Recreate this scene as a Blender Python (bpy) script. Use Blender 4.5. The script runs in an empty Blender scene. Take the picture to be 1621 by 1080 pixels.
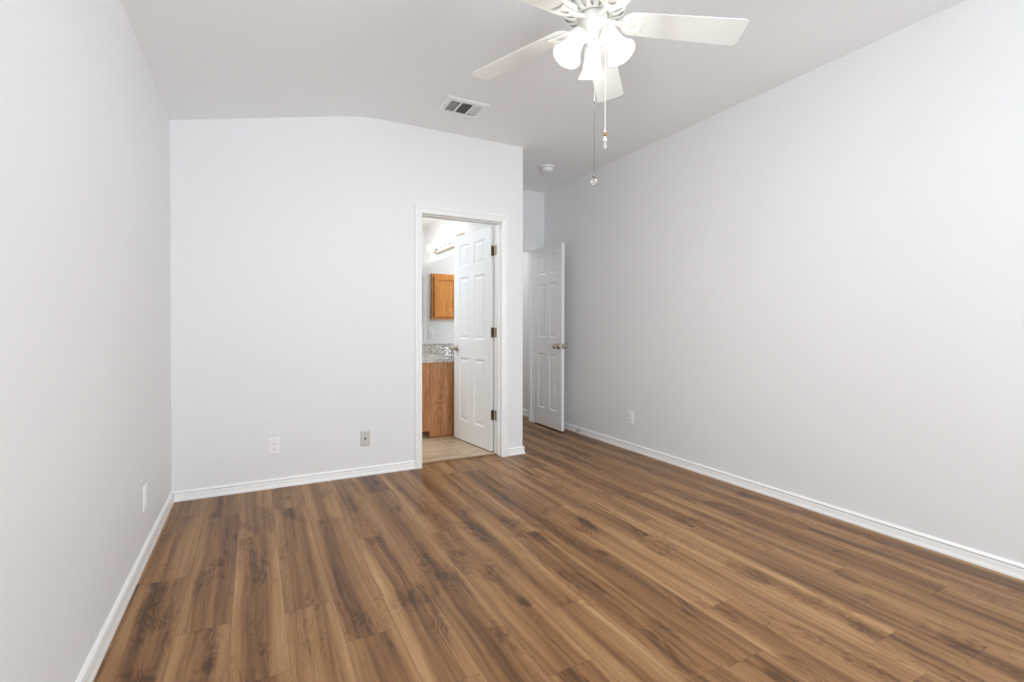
import bpy, bmesh, math, random
from mathutils import Vector, Matrix
random.seed(7)
PI = math.pi
SC = bpy.context.scene
COL = SC.collection

# ------------------------------------------------------------------ camera
YAW, PITCH, ROLL = -0.4867, -0.0106, 0.0015
def make_camera():
    cd = bpy.data.cameras.new('camera'); co = bpy.data.objects.new('camera', cd); COL.objects.link(co)
    r = Vector((math.cos(YAW), math.sin(YAW), 0)); f0 = Vector((-math.sin(YAW), math.cos(YAW), 0)); u0 = Vector((0, 0, 1))
    f = f0*math.cos(PITCH) + u0*math.sin(PITCH); u1 = u0*math.cos(PITCH) - f0*math.sin(PITCH)
    rr = r*math.cos(ROLL) + u1*math.sin(ROLL); uu = u1*math.cos(ROLL) - r*math.sin(ROLL)
    m = Matrix((rr, uu, -f)).transposed().to_4x4(); m.translation = (0, 0, 1.136)
    co.matrix_world = m
    cd.sensor_fit = 'HORIZONTAL'; cd.sensor_width = 36.0; cd.lens = 36*772.58/1621
    cd.shift_y = -14.88/1621; cd.clip_start = .05; cd.clip_end = 100
    SC.camera = co
make_camera()

# ------------------------------------------------------------------ view, world, daylight
SC.view_settings.view_transform = 'Standard'; SC.view_settings.look = 'None'
SC.view_settings.gamma = 1.0; SC.view_settings.use_curve_mapping = False
SC.view_settings.exposure = 0.20
SC.cycles.use_denoising = True
SC.cycles.max_bounces = 14; SC.cycles.diffuse_bounces = 9; SC.cycles.glossy_bounces = 5
SC.cycles.transmission_bounces = 6; SC.cycles.sample_clamp_indirect = 6.0
SC.cycles.caustics_reflective = False; SC.cycles.caustics_refractive = False
W = bpy.data.worlds.new('daylight_sky'); SC.world = W; W.use_nodes = True
W.node_tree.nodes['Background'].inputs[0].default_value = (.80, .90, 1.0, 1)
W.node_tree.nodes['Background'].inputs[1].default_value = .5

def area_light(name, loc, rot, sx, sy, power, col):
    l = bpy.data.lights.new(name, 'AREA'); l.shape = 'RECTANGLE'; l.size = sx; l.size_y = sy
    l.energy = power; l.color = col
    o = bpy.data.objects.new(name, l); o.location = loc; o.rotation_euler = rot; COL.objects.link(o)
    return o
def point_light(name, loc, power, col, rad):
    l = bpy.data.lights.new(name, 'POINT'); l.energy = power; l.color = col; l.shadow_soft_size = rad
    o = bpy.data.objects.new(name, l); o.location = loc; COL.objects.link(o); return o
# strengths: sky through the rear window, added ceiling fill, fan lamps, shades, added hall fill, added bathroom fill, globes
P_REAR, P_CEIL_FILL, P_FAN, E_SHADE, P_HALL, P_BATH, E_GLOBE = 55, 98, 11.5, 6.5, 6, 18.5, 8
# daylight entering through the windows behind the photographer, followed by added fill lights
DAY = (.895, .975, 1.035)
area_light('rear_window_sky', (1.10, -2.83, 1.42), (PI/2, 0, 0), 2.4, 1.55, P_REAR, DAY)
area_light('rear_ceiling_fill', (1.10, -2.84, 1.42), (PI/2+1.25, 0, 0), 2.4, 1.5, P_CEIL_FILL, (.838, .975, 1.078))  # added at the window, aimed steeply up to brighten the ceiling
area_light('hallway_fill_light', (2.45, 5.95, 2.43), (0, 0, 0), .4, .4, P_HALL, (.97, .98, .98))  # added fill to brighten the hall; no lamp is seen there
area_light('bathroom_fill_light', (.80, 5.35, 2.42), (0, 0, 0), .9, 1.3, P_BATH, (.865, .985, 1.11))  # added unseen fill for bathroom walls and door, besides the globes

# ------------------------------------------------------------------ measures of the room
XL, YB, XR, YA = -.471, 3.7923, 3.0575, 4.9659
XE, XW = 2.1208, 2.005            # end of back wall; bathroom side of that partition
HL, HC, XC = 2.4514, 2.7225, .735 # eave height, flat ceiling height, crease
YR = -2.80                         # rear wall
YBB = 3.925                       # bathroom side of back wall
YF = 6.193                        # bathroom end wall
YH = 6.7                          # hall end wall

# ------------------------------------------------------------------ materials
class N:
    def __init__(s, name):
        s.m = bpy.data.materials.new(name); s.m.use_nodes = True; s.t = s.m.node_tree; s.n = s.t.nodes
        s.b = s.n['Principled BSDF']
    def new(s, typ, **kw):
        x = s.n.new(typ)
        for k, v in kw.items(): setattr(x, k, v)
        return x
    def put(s, sock, v):
        if isinstance(v, bpy.types.NodeSocket): s.t.links.new(v, sock)
        elif v is not None: sock.default_value = v
    def math(s, op, a, b=None, c=None, clamp=False):
        x = s.new('ShaderNodeMath', operation=op, use_clamp=clamp)
        for i, v in enumerate((a, b, c)): s.put(x.inputs[i], v)
        return x.outputs[0]
    def comb(s, x, y, z=0.0):
        c = s.new('ShaderNodeCombineXYZ')
        for i, v in enumerate((x, y, z)): s.put(c.inputs[i], v)
        return c.outputs[0]
    def noise(s, vec, scale=1.0, detail=3.0, rough=.5, dist=0.0):
        x = s.new('ShaderNodeTexNoise'); s.put(x.inputs['Vector'], vec)
        x.inputs['Scale'].default_value = scale; x.inputs['Detail'].default_value = detail
        x.inputs['Roughness'].default_value = rough; x.inputs['Distortion'].default_value = dist
        return x.outputs[0]
    def ramp(s, fac, stops, interp='LINEAR'):
        x = s.new('ShaderNodeValToRGB'); e = x.color_ramp.elements; x.color_ramp.interpolation = interp
        while len(e) < len(stops): e.new(.5)
        for i, (p, c) in enumerate(stops):
            e[i].position = p; e[i].color = (c[0], c[1], c[2], 1)
        s.put(x.inputs[0], fac); return x.outputs[0]
    def maprange(s, v, a, b, c=0.0, d=1.0, smooth=True):
        x = s.new('ShaderNodeMapRange', interpolation_type='SMOOTHSTEP' if smooth else 'LINEAR')
        for i, q in enumerate((v, a, b, c, d)): s.put(x.inputs[i], q)
        return x.outputs[0]
    def mix(s, fac, a, b, mode='MIX'):
        x = s.new('ShaderNodeMix', data_type='RGBA', blend_type=mode)
        s.put(x.inputs[0], fac)
        for k, v in ((6, a), (7, b)):
            s.put(x.inputs[k], (v[0], v[1], v[2], 1) if isinstance(v, tuple) else v)
        return x.outputs[2]
    def objxyz(s):
        c = s.new('ShaderNodeTexCoord'); p = s.new('ShaderNodeSeparateXYZ'); s.put(p.inputs[0], c.outputs['Object'])
        return p.outputs[0], p.outputs[1], p.outputs[2]
    def bump(s, h, strength=.2, dist=.002):
        x = s.new('ShaderNodeBump'); x.inputs['Strength'].default_value = strength; x.inputs['Distance'].default_value = dist
        s.put(x.inputs['Height'], h); s.t.links.new(x.outputs[0], s.b.inputs['Normal'])
    def base(s, v):
        s.put(s.b.inputs['Base Color'], (v[0], v[1], v[2], 1) if isinstance(v, tuple) else v)

def plain(name, col, rough=.5, metal=0.0, var=0.0, scale=8.0):
    n = N(name); n.b.inputs['Roughness'].default_value = rough; n.b.inputs['Metallic'].default_value = metal
    if var:
        c = n.new('ShaderNodeTexCoord'); f = n.noise(c.outputs['Object'], scale, 2)
        n.base(n.mix(f, tuple(x*(1-var) for x in col), tuple(min(1, x*(1+var)) for x in col)))
    else: n.base(tuple(col))
    return n.m

M = {}
M['wall'] = plain('wall_paint', (.825, .825, .828), .55, 0, .012, 1.3)
M['ceiling'] = plain('ceiling_paint', (.91, .92, .93), .6, 0, .012, 1.3)
M['trim'] = plain('trim_paint', (.90, .90, .89), .32)
M['door'] = plain('door_paint', (.85, .85, .845), .38)
M['bathwall'] = plain('bathroom_wall_paint', (.86, .845, .82), .55)
M['fan'] = plain('fan_white_enamel', (.86, .855, .82), .35)
M["motor"] = plain('motor_grey_enamel', (.74, .74, .73), .6)
M['plate'] = plain('white_plastic', (.90, .90, .90), .3)
M['beige'] = plain('almond_plastic', (.60, .59, .54), .4)
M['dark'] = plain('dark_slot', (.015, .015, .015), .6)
M['gap_shade'] = plain('gap_shade_dark', (.08, .08, .08), .6)
M['nickel'] = plain('satin_nickel', (.48, .42, .35), .25, 1.0)
M['bronze'] = plain('antique_hinge_metal', (.27, .20, .13), .36, 1.0)
M['chrome'] = plain('polished_chrome', (.85, .85, .86), .08, 1.0)
M['brass'] = plain('pale_brass', (.80, .60, .42), .35, 1.0)
M['cord'] = plain('dark_cord', (.09, .09, .09), .5)
M['rubber'] = plain('white_rubber', (.8, .8, .78), .5)
M['sink'] = plain('sink_china', (.85, .84, .82), .12)
M['mirror'] = plain('mirror_silver', (.93, .93, .92), .01, 1.0)
M['mirror_edge'] = plain('mirror_edge_grey', (.30, .31, .30), .3)
M['amber'] = plain('amber_bead', (.45, .22, .06), .2, .6)

def glass_crystal():
    n = N('crystal_glass'); n.b.inputs['Transmission Weight'].default_value = 1.0
    n.b.inputs['Roughness'].default_value = .02; n.b.inputs['IOR'].default_value = 1.5; n.base((.96, .96, .95)); return n.m
M['crystal'] = glass_crystal()
def glowing(name, col, strength, base=(.9, .9, .88)):
    n = N(name); n.base(base); n.b.inputs['Roughness'].default_value = .3
    n.b.inputs['Emission Color'].default_value = (*col, 1); n.b.inputs['Emission Strength'].default_value = strength; return n.m
def frosted_shade():
    # frosted glass lit by the bulb inside: dimmer at the neck, brightest beside the bulb and at the rim
    n = N('lit_frosted_glass'); n.base((.9, .9, .88)); n.b.inputs['Roughness'].default_value = .3
    c = n.new('ShaderNodeTexCoord'); l = n.new('ShaderNodeVectorMath', operation='LENGTH'); n.put(l.inputs[0], c.outputs['Object'])
    n.b.inputs['Emission Color'].default_value = (.985, .99, .97, 1)
    n.put(n.b.inputs['Emission Strength'], n.maprange(l.outputs[1], .048, .115, .22, E_SHADE)); return n.m
M['shade'] = frosted_shade()
M['lamp'] = glowing('lit_bulb', (1, .97, .92), 2.5)
M['globe'] = glowing('lit_globe_bulb', (.985, .985, .955), E_GLOBE)

def floor_wood():
    n = N('wood_plank_floor'); x, y, z = n.objxyz()
    PW, PL = .184, 1.22
    u = n.math('DIVIDE', n.math('SUBTRACT', x, .105), PW); row = n.math('FLOOR', u); fu = n.math('FRACT', u)
    w1 = n.new('ShaderNodeTexWhiteNoise', noise_dimensions='1D'); n.put(w1.inputs['W'], n.math('ADD', row, 3.37))
    v = n.math('ADD', n.math('DIVIDE', y, PL), n.math('MULTIPLY', w1.outputs[0], 5.0)); colm = n.math('FLOOR', v); fv = n.math('FRACT', v)
    w2 = n.new('ShaderNodeTexWhiteNoise', noise_dimensions='2D'); n.put(w2.inputs['Vector'], n.comb(row, colm))
    sp = n.new('ShaderNodeSeparateColor'); n.put(sp.inputs[0], w2.outputs['Color']); r, g, b = sp.outputs[0], sp.outputs[1], sp.outputs[2]
    ox = n.math('ADD', x, n.math('MULTIPLY', r, 31.0)); oy = n.math('ADD', y, n.math('MULTIPLY', g, 47.0)); oz = n.math('MULTIPLY', b, 19.0)
    # slow wander of the grain across the plank
    wob = n.math('MULTIPLY', n.math('SUBTRACT', n.noise(n.comb(n.math('MULTIPLY', ox, 3.0), n.math('MULTIPLY', oy, 1.6), oz), 1, 2), .5), .05)
    gx = n.math('ADD', ox, wob)
    streak = n.noise(n.comb(n.math('MULTIPLY', gx, 18.0), n.math('MULTIPLY', oy, .60), oz), 1, 3, .5)
    smoke = n.noise(n.comb(n.math('MULTIPLY', gx, 8.0), n.math('MULTIPLY', oy, 2.6), n.math('ADD', oz, 7.0)), 1, 4, .6, .6)
    med = n.noise(n.comb(n.math('MULTIPLY', gx, 46.0), n.math('MULTIPLY', oy, 2.2), oz), 1, 3, .55)
    fine = n.noise(n.comb(n.math('MULTIPLY', gx, 300.0), n.math('MULTIPLY', oy, 9.0), oz), 1, 2, .6)
    streak2 = n.noise(n.comb(n.math('MULTIPLY', gx, 38.0), n.math('MULTIPLY', oy, .55), n.math('ADD', oz, 5.0)), 1, 2, .5)
    lines = n.noise(n.comb(n.math('MULTIPLY', gx, 150.0), n.math('MULTIPLY', oy, 2.2), n.math('ADD', oz, 9.0)), 1, 3, .65)
    # cathedral figure
    cw = n.noise(n.comb(n.math('MULTIPLY', ox, 7.0), n.math('MULTIPLY', oy, 2.4), n.math('ADD', oz, 3.0)), 1, 2, .5, .3)
    ring = n.math('SINE', n.math('MULTIPLY', cw, 120.0))
    fig = n.math('MULTIPLY', n.math('MULTIPLY', ring, .075), n.maprange(smoke, .46, .62))
    t = n.math('ADD', n.math('MULTIPLY', n.math('SUBTRACT', streak, .5), .90), .555)
    t = n.math('ADD', t, n.maprange(n.math('ABSOLUTE', n.math('SUBTRACT', fu, .5)), .10, .5, -.09, .12))
    t = n.math('ADD', t, n.math('MULTIPLY', n.math('SUBTRACT', streak2, .5), .42))
    t = n.math('ADD', t, n.math('MULTIPLY', n.math('SUBTRACT', lines, .5), .50))
    t = n.math('ADD', t, n.math('MULTIPLY', n.math('SUBTRACT', med, .5), .34))
    t = n.math('ADD', t, n.math('MULTIPLY', n.math('SUBTRACT', fine, .5), .22))
    t = n.math('ADD', t, fig)
    t = n.math('SUBTRACT', t, n.math('MULTIPLY', n.maprange(smoke, .50, .74), .24))
    t = n.math('ADD', t, n.math('MULTIPLY', n.math('SUBTRACT', b, .5), .16))
    vo = n.new('ShaderNodeTexVoronoi'); vo.inputs['Scale'].default_value = 1.0
    n.put(vo.inputs['Vector'], n.comb(n.math('MULTIPLY', gx, 4.2), n.math('MULTIPLY', oy, 1.9), oz))
    knot = n.maprange(vo.outputs['Distance'], .03, .13, 1.0, 0.0)
    t = n.math('SUBTRACT', t, n.math('MULTIPLY', knot, .26), clamp=True)
    c = n.ramp(t, [(0.0, (.044, .021, .0105)), (.24, (.100, .047, .021)), (.46, (.202, .099, .041)), (.68, (.312, .168, .073)), (1.0, (.465, .280, .134))])
    # plank seams
    eu = n.math('MULTIPLY', n.math('MINIMUM', fu, n.math('SUBTRACT', 1.0, fu)), PW)
    ev = n.math('MULTIPLY', n.math('MINIMUM', fv, n.math('SUBTRACT', 1.0, fv)), PL)
    e = n.math('MINIMUM', eu, ev); seam = n.maprange(e, .0004, .0022, 1.0, 0.0)
    c = n.mix(n.math('MULTIPLY', seam, .42), c, (.03, .018, .012))
    n.base(c)
    n.put(n.b.inputs['Roughness'], n.maprange(med, .2, .8, .30, .42))
    n.b.inputs['Specular IOR Level'].default_value = .22
    n.bump(n.math('SUBTRACT', n.math('MULTIPLY', fine, .15), seam), .25, .0012)
    return n.m
M['floor'] = floor_wood()

def floor_tile():
    n = N('beige_tile_floor'); x, y, z = n.objxyz()
    u = n.math('DIVIDE', n.math('SUBTRACT', x, 1.63), .41); v = n.math('DIVIDE', n.math('SUBTRACT', y, 4.00), .62)
    fu, fv = n.math('FRACT', u), n.math('FRACT', v)
    eu = n.math('MULTIPLY', n.math('MINIMUM', fu, n.math('SUBTRACT', 1.0, fu)), .41)
    ev = n.math('MULTIPLY', n.math('MINIMUM', fv, n.math('SUBTRACT', 1.0, fv)), .62)
    seam = n.maprange(n.math('MINIMUM', eu, ev), .0018, .0035, 1.0, 0.0)
    w = n.new('ShaderNodeTexWhiteNoise', noise_dimensions='2D'); n.put(w.inputs['Vector'], n.comb(n.math('FLOOR', u), n.math('FLOOR', v)))
    o = n.math('MULTIPLY', w.outputs[0], 13.0)
    f = n.noise(n.comb(n.math('MULTIPLY', n.math('ADD', x, o), 3.5), n.math('MULTIPLY', y, 11.0), o), 1, 6, .65, 1.2)
    c = n.ramp(f, [(.25, (.30, .20, .12)), (.5, (.52, .385, .255)), (.75, (.64, .51, .37))])
    n.base(n.mix(seam, c, (.17, .10, .06))); n.b.inputs['Roughness'].default_value = .35
    n.bump(n.math('SUBTRACT', 1.0, seam), .3, .001); return n.m
M['tile'] = floor_tile()

def oak(name, lo, mid, hi):
    n = N(name); x, y, z = n.objxyz(); s = n.math('ADD', x, y)
    wob = n.math('MULTIPLY', n.noise(n.comb(n.math('MULTIPLY', s, 5.0), 0.0, n.math('MULTIPLY', z, 2.0)), 1, 2), .12)
    a = n.math('ADD', s, wob)
    f = n.noise(n.comb(n.math('MULTIPLY', a, 34.0), 0.0, n.math('MULTIPLY', z, 1.6)), 1, 4, .6)
    ring = n.math('SINE', n.math('MULTIPLY', n.noise(n.comb(n.math('MULTIPLY', s, 6.0), 0.0, n.math('MULTIPLY', z, 1.1)), 1, 2), 90.0))
    g = n.noise(n.comb(n.math('MULTIPLY', a, 260.0), 0.0, n.math('MULTIPLY', z, 9.0)), 1, 2)
    t = n.math('ADD', n.math('ADD', f, n.math('MULTIPLY', ring, .07)), n.math('MULTIPLY', n.math('SUBTRACT', g, .5), .30))
    n.base(n.ramp(t, [(.25, lo), (.5, mid), (.75, hi)])); n.b.inputs['Roughness'].default_value = .4
    return n.m
M['oak'] = oak('honey_oak', (.52, .175, .022), (.72, .27, .036), (.82, .36, .065))
M['oak_brown'] = oak('brown_oak', (.24, .095, .030), (.42, .19, .070), (.54, .27, .11))
M['oak_dark'] = plain('oak_edge_trim', (.26, .11, .045), .45, 0, .2, 20)
M['thresh'] = plain('wood_transition_strip', (.24, .13, .068), .4, 0, .25, 14)

def granite():
    n = N('speckled_granite'); c = n.new('ShaderNodeTexCoord')
    a = n.noise(c.outputs['Object'], 55, 4, .7); b = n.noise(c.outputs['Object'], 120, 3, .6); d = n.noise(c.outputs['Object'], 16, 3, .5)
    t = n.math('ADD', n.math('MULTIPLY', a, .7), n.math('MULTIPLY', d, .3))
    col = n.ramp(t, [(.36, (.05, .045, .04)), (.43, (.30, .26, .23)), (.50, (.58, .53, .48)), (.62, (.78, .74, .69))])
    n.base(n.mix(n.maprange(b, .60, .66), col, (.12, .10, .09))); n.b.inputs['Roughness'].default_value = .12
    return n.m
M['granite'] = granite()

# ------------------------------------------------------------------ mesh helpers
def bm_(): return bmesh.new()
def box(bm, x0, x1, y0, y1, z0, z1, mat=None):
    vs = [bm.verts.new(p) for p in ((x0,y0,z0),(x1,y0,z0),(x1,y1,z0),(x0,y1,z0),(x0,y0,z1),(x1,y0,z1),(x1,y1,z1),(x0,y1,z1))]
    fs = [bm.faces.new([vs[i] for i in q]) for q in ((0,3,2,1),(4,5,6,7),(0,1,5,4),(1,2,6,5),(2,3,7,6),(3,0,4,7))]
    if mat is not None: bmesh.ops.transform(bm, matrix=mat, verts=vs)
    return vs
def bbox(bm, x0, x1, y0, y1, z0, z1, r=.003, seg=2, mat=None):
    t = bmesh.new(); box(t, x0, x1, y0, y1, z0, z1)
    bmesh.ops.bevel(t, geom=list(t.edges), offset=r, segments=seg, affect='EDGES', profile=.5)
    if mat is not None: bmesh.ops.transform(t, matrix=mat, verts=list(t.verts))
    join(bm, t)
def join(bm, t):
    me = bpy.data.meshes.new('tmp'); t.to_mesh(me); t.free(); bm.from_mesh(me); bpy.data.meshes.remove(me)
def prism(bm, poly, z0, z1, mat=None):
    a = [bm.verts.new((p[0], p[1], z0)) for p in poly]; b = [bm.verts.new((p[0], p[1], z1)) for p in poly]
    n = len(poly); bm.faces.new(a[::-1]); bm.faces.new(b)
    for i in range(n): bm.faces.new((a[i], a[(i+1) % n], b[(i+1) % n], b[i]))
    if mat is not None: bmesh.ops.transform(bm, matrix=mat, verts=a+b)
def lathe(bm, prof, mat=None, seg=32, cap=True):
    rings = []
    for r, z in prof:
        if r < 1e-6: rings.append([bm.verts.new((0, 0, z))])
        else: rings.append([bm.verts.new((r*math.cos(2*PI*i/seg), r*math.sin(2*PI*i/seg), z)) for i in range(seg)])
    for a, b in zip(rings, rings[1:]):
        if len(a) == 1 and len(b) == 1: continue
        for i in range(seg):
            j = (i+1) % seg
            if len(a) == 1: bm.faces.new((a[0], b[j], b[i]))
            elif len(b) == 1: bm.faces.new((a[i], a[j], b[0]))
            else: bm.faces.new((a[i], a[j], b[j], b[i]))
    if cap:
        for rg in (rings[0], rings[-1]):
            if len(rg) > 1: bm.faces.new(rg)
    if mat is not None: bmesh.ops.transform(bm, matrix=mat, verts=[v for rg in rings for v in rg])
def tube(bm, pts, rad, seg=10, flat=1.0):
    pts = [Vector(p) for p in pts]; n = len(pts)
    rads = rad if isinstance(rad, (list, tuple)) else [rad]*n
    rings = []; ref = None
    for i, p in enumerate(pts):
        d = (pts[min(i+1, n-1)] - pts[max(i-1, 0)]).normalized()
        if ref is None: ref = Vector((0, 0, 1)) if abs(d.z) < .9 else Vector((1, 0, 0))
        s = d.cross(ref).normalized(); t = s.cross(d); ref = t
        rings.append([bm.verts.new(p + s*math.cos(2*PI*k/seg)*rads[i] + t*math.sin(2*PI*k/seg)*rads[i]*flat) for k in range(seg)])
    for a, b in zip(rings, rings[1:]):
        for k in range(seg): bm.faces.new((a[k], a[(k+1) % seg], b[(k+1) % seg], b[k]))
    bm.faces.new(rings[0][::-1]); bm.faces.new(rings[-1])
def axis(p, d):
    """matrix that puts local +z along d, origin at p"""
    q = Vector(d).normalized().to_track_quat('Z', 'Y'); return Matrix.Translation(p) @ q.to_matrix().to_4x4()
def sweep(bm, path, prof, place):
    """profile [(out, up)] swept along an open 2D path; place(px, py, up) -> xyz; 'out' is to the left of the direction of travel"""
    n = len(path); rings = []
    P = [Vector(p) for p in path]
    for i in range(n):
        d0 = (P[i]-P[i-1]).normalized() if i else None
        d1 = (P[i+1]-P[i]).normalized() if i < n-1 else None
        n0 = Vector((-d0.y, d0.x)) if d0 else None; n1 = Vector((-d1.y, d1.x)) if d1 else None
        if n0 and n1: nn = (n0+n1)/(1+n0.dot(n1))
        else: nn = n0 or n1
        rings.append([bm.verts.new(place(P[i].x+nn.x*o, P[i].y+nn.y*o, u)) for o, u in prof])
    m = len(prof)
    for a, b in zip(rings, rings[1:]):
        for k in range(m): bm.faces.new((a[k], a[(k+1) % m], b[(k+1) % m], b[k]))
    bm.faces.new(rings[0][::-1]); bm.faces.new(rings[-1])

def wloc(o):
    v = Vector((0, 0, 0))
    while o: v += o.location; o = o.parent
    return v
def obj(name, bm, mat, parent=None, loc=None, smooth=None):
    """links bm (built in world coordinates) as one mesh object"""
    o = bpy.data.objects.new(name, bpy.data.meshes.new(name))
    off = wloc(parent) if parent else Vector((0, 0, 0))
    if loc is not None:
        loc = Vector(loc); o.location = loc - off; off = loc
    bmesh.ops.translate(bm, vec=-off, verts=list(bm.verts))
    bmesh.ops.recalc_face_normals(bm, faces=list(bm.faces))
    bm.to_mesh(o.data); bm.free()
    for m in (mat if isinstance(mat, list) else [mat]): o.data.materials.append(m)
    COL.objects.link(o)
    if parent: o.parent = parent
    if smooth:
        for p in o.data.polygons: p.use_smooth = True
        try: o.data.set_sharp_from_angle(angle=math.radians(smooth))
        except Exception: pass
    return o
def tag(o, label, cat, group=None, kind=None):
    o['label'] = label; o['category'] = cat
    if group: o['group'] = group
    if kind: o['kind'] = kind
    return o
def thing(name, loc, label, cat, group=None, kind=None):
    o = bpy.data.objects.new(name, None); o.location = loc; o.empty_display_size = .1; COL.objects.link(o)
    return tag(o, label, cat, group, kind)
def struct(name, bm, mat, label, cat, smooth=None, parent=None):
    o = obj(name, bm, mat, parent, None, smooth)
    return tag(o, label, cat, None, 'structure')

# ------------------------------------------------------------------ room shell
WT = .13
J0, J1, JH = 1.189, 1.902, 2.04       # bathroom door: casing inner edges and head
R0, R1, RH = 1.165, 1.926, 2.062      # rough opening
E0, E1, EH = 2.312, 2.914, 2.025      # hall door opening

bm = bm_(); box(bm, XL-.12, XR+.12, YR-.12, 3.872, -.12, 0); box(bm, XW+.02, XR+.12, 3.872, YH+.1, -.12, 0)
struct('floor', bm, M['floor'], 'brown wood plank floor of the bedroom and hall', 'floor')
bm = bm_(); box(bm, .15, XW+.02, 3.872, YF+.1, -.12, .003)
struct('floor_bathroom', bm, M['tile'], 'beige stone look tile floor beyond the bathroom doorway', 'floor')

def ceiling_profile():
    pts = [(XL-.1, HL-.1*(HC-HL)/(XC-XL)), (XL, HL)]
    s = (HC-HL)/(XC-XL); k = .16
    a, b, c = (XC-k, HC-s*k), (XC, HC), (XC+k, HC)
    for i in range(9):
        t = i/8; pts.append(tuple((1-t)**2*a[j]+2*t*(1-t)*b[j]+t*t*c[j] for j in (0, 1)))
    return pts + [(XR+.1, HC)]
bm = bm_(); cp = ceiling_profile()
lo0 = [bm.verts.new((x, YR-.1, z)) for x, z in cp]; lo1 = [bm.verts.new((x, YA+.03, z)) for x, z in cp]
hi0 = [bm.verts.new((x, YR-.1, 2.95)) for x, z in cp]; hi1 = [bm.verts.new((x, YA+.03, 2.95)) for x, z in cp]
for i in range(len(cp)-1):
    bm.faces.new((lo0[i], lo0[i+1], lo1[i+1], lo1[i])); bm.faces.new((hi0[i], hi1[i], hi1[i+1], hi0[i+1]))
    bm.faces.new((lo0[i], hi0[i], hi0[i+1], lo0[i+1])); bm.faces.new((lo1[i], lo1[i+1], hi1[i+1], hi1[i]))
bm.faces.new((lo0[0], lo1[0], hi1[0], hi0[0])); bm.faces.new((lo0[-1], hi0[-1], hi1[-1], lo1[-1]))
struct('ceiling', bm, M['ceiling'], 'light grey ceiling sloping up from the left wall to a flat part', 'ceiling', 40)

bm = bm_(); box(bm, XL-WT, XL, YR-WT, YBB, -.05, 2.60)
struct('wall_left', bm, M['wall'], 'white wall at the left of the room', 'wall')
bm = bm_(); box(bm, XR, XR+WT, YR-WT, YH+.1, -.05, 2.85)
struct('wall_right', bm, M['wall'], 'long white wall at the right of the room', 'wall')
# back wall with doorway and rounded outer corner
bm = bm_(); cr = .012
box(bm, XL, R0, YB, YBB, -.05, 2.80); box(bm, R0, R1, YB, YBB, RH, 2.80)
arc = [(XE-cr+cr*math.sin(a), YB+cr-cr*math.cos(a)) for a in [PI/2*i/5 for i in range(6)]]
prism(bm, [(R1, YB)]+arc+[(XE, YBB), (R1, YBB)], -.05, 2.80)
struct('wall_back', bm, M['wall'], 'white back wall with the bathroom doorway in it', 'wall', 35)
bm = bm_(); box(bm, XW, XE, YBB, YH+.1, -.05, 2.80)
struct('wall_partition', bm, [M['wall']], 'white partition between bathroom and entry nook', 'wall')
bm = bm_(); box(bm, XE, E0-.022, YA, YA+.115, -.05, 2.80); box(bm, E1+.022, XR, YA, YA+.115, -.05, 2.80); box(bm, E0-.022, E1+.022, YA, YA+.115, EH+.022, 2.80)
struct('wall_entry', bm, M['wall'], 'white wall at the back of the entry nook holding the hall doorway', 'wall')
bm = bm_(); box(bm, XW, XR+WT, YH, YH+.1, -.05, 2.6)
struct('wall_hall', bm, M['wall'], 'white end wall of the hall beyond the open door', 'wall')
bm = bm_(); box(bm, XW, XR+WT, YA+.115, YH+.1, 2.44, 2.56)
struct('ceiling_hall', bm, M['ceiling'], 'low hall ceiling beyond the open door', 'ceiling')
# rear wall with its window
WX0, WX1, WZ0, WZ1 = -.15, 2.35, .60, 2.24
bm = bm_(); box(bm, XL, WX0, YR-WT, YR, -.05, 2.85); box(bm, WX1, XR, YR-WT, YR, -.05, 2.85)
box(bm, WX0, WX1, YR-WT, YR, -.05, WZ0); box(bm, WX0, WX1, YR-WT, YR, WZ1, 2.85)
struct('wall_rear', bm, M['wall'], 'white rear wall with a wide window', 'wall')
bm = bm_(); f = .045
box(bm, WX0, WX1, YR-.10, YR-.05, WZ0, WZ0+f); box(bm, WX0, WX1, YR-.10, YR-.05, WZ1-f, WZ1)
for xx in (WX0, (WX0+WX1)/2-f/2, WX1-f): box(bm, xx, xx+f, YR-.10, YR-.05, WZ0+f, WZ1-f)
wf = struct('window_1', bm, M['trim'], 'wide white window frame in the rear wall', 'window')
# bathroom shell
bm = bm_(); box(bm, .20, XW, YF, YF+.1, -.05, 2.6)
struct('wall_bathroom_back', bm, M['bathwall'], 'warm white end wall of the bathroom', 'wall')
bm = bm_(); box(bm, .20, .30, YBB, YF, -.05, 2.6)
struct('wall_bathroom_left', bm, M['bathwall'], 'warm white left wall of the bathroom', 'wall')
bm = bm_(); box(bm, XW-.004, XW, YBB, YF, 0, 2.43)
struct('wall_bathroom_right', bm, M['bathwall'], 'warm white bathroom wall carrying mirror and light bar', 'wall')
bm = bm_(); box(bm, .20, XW, YBB, YF+.1, 2.43, 2.55)
struct('ceiling_bathroom', bm, M['bathwall'], 'warm white flat ceiling of the bathroom', 'ceiling')

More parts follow.
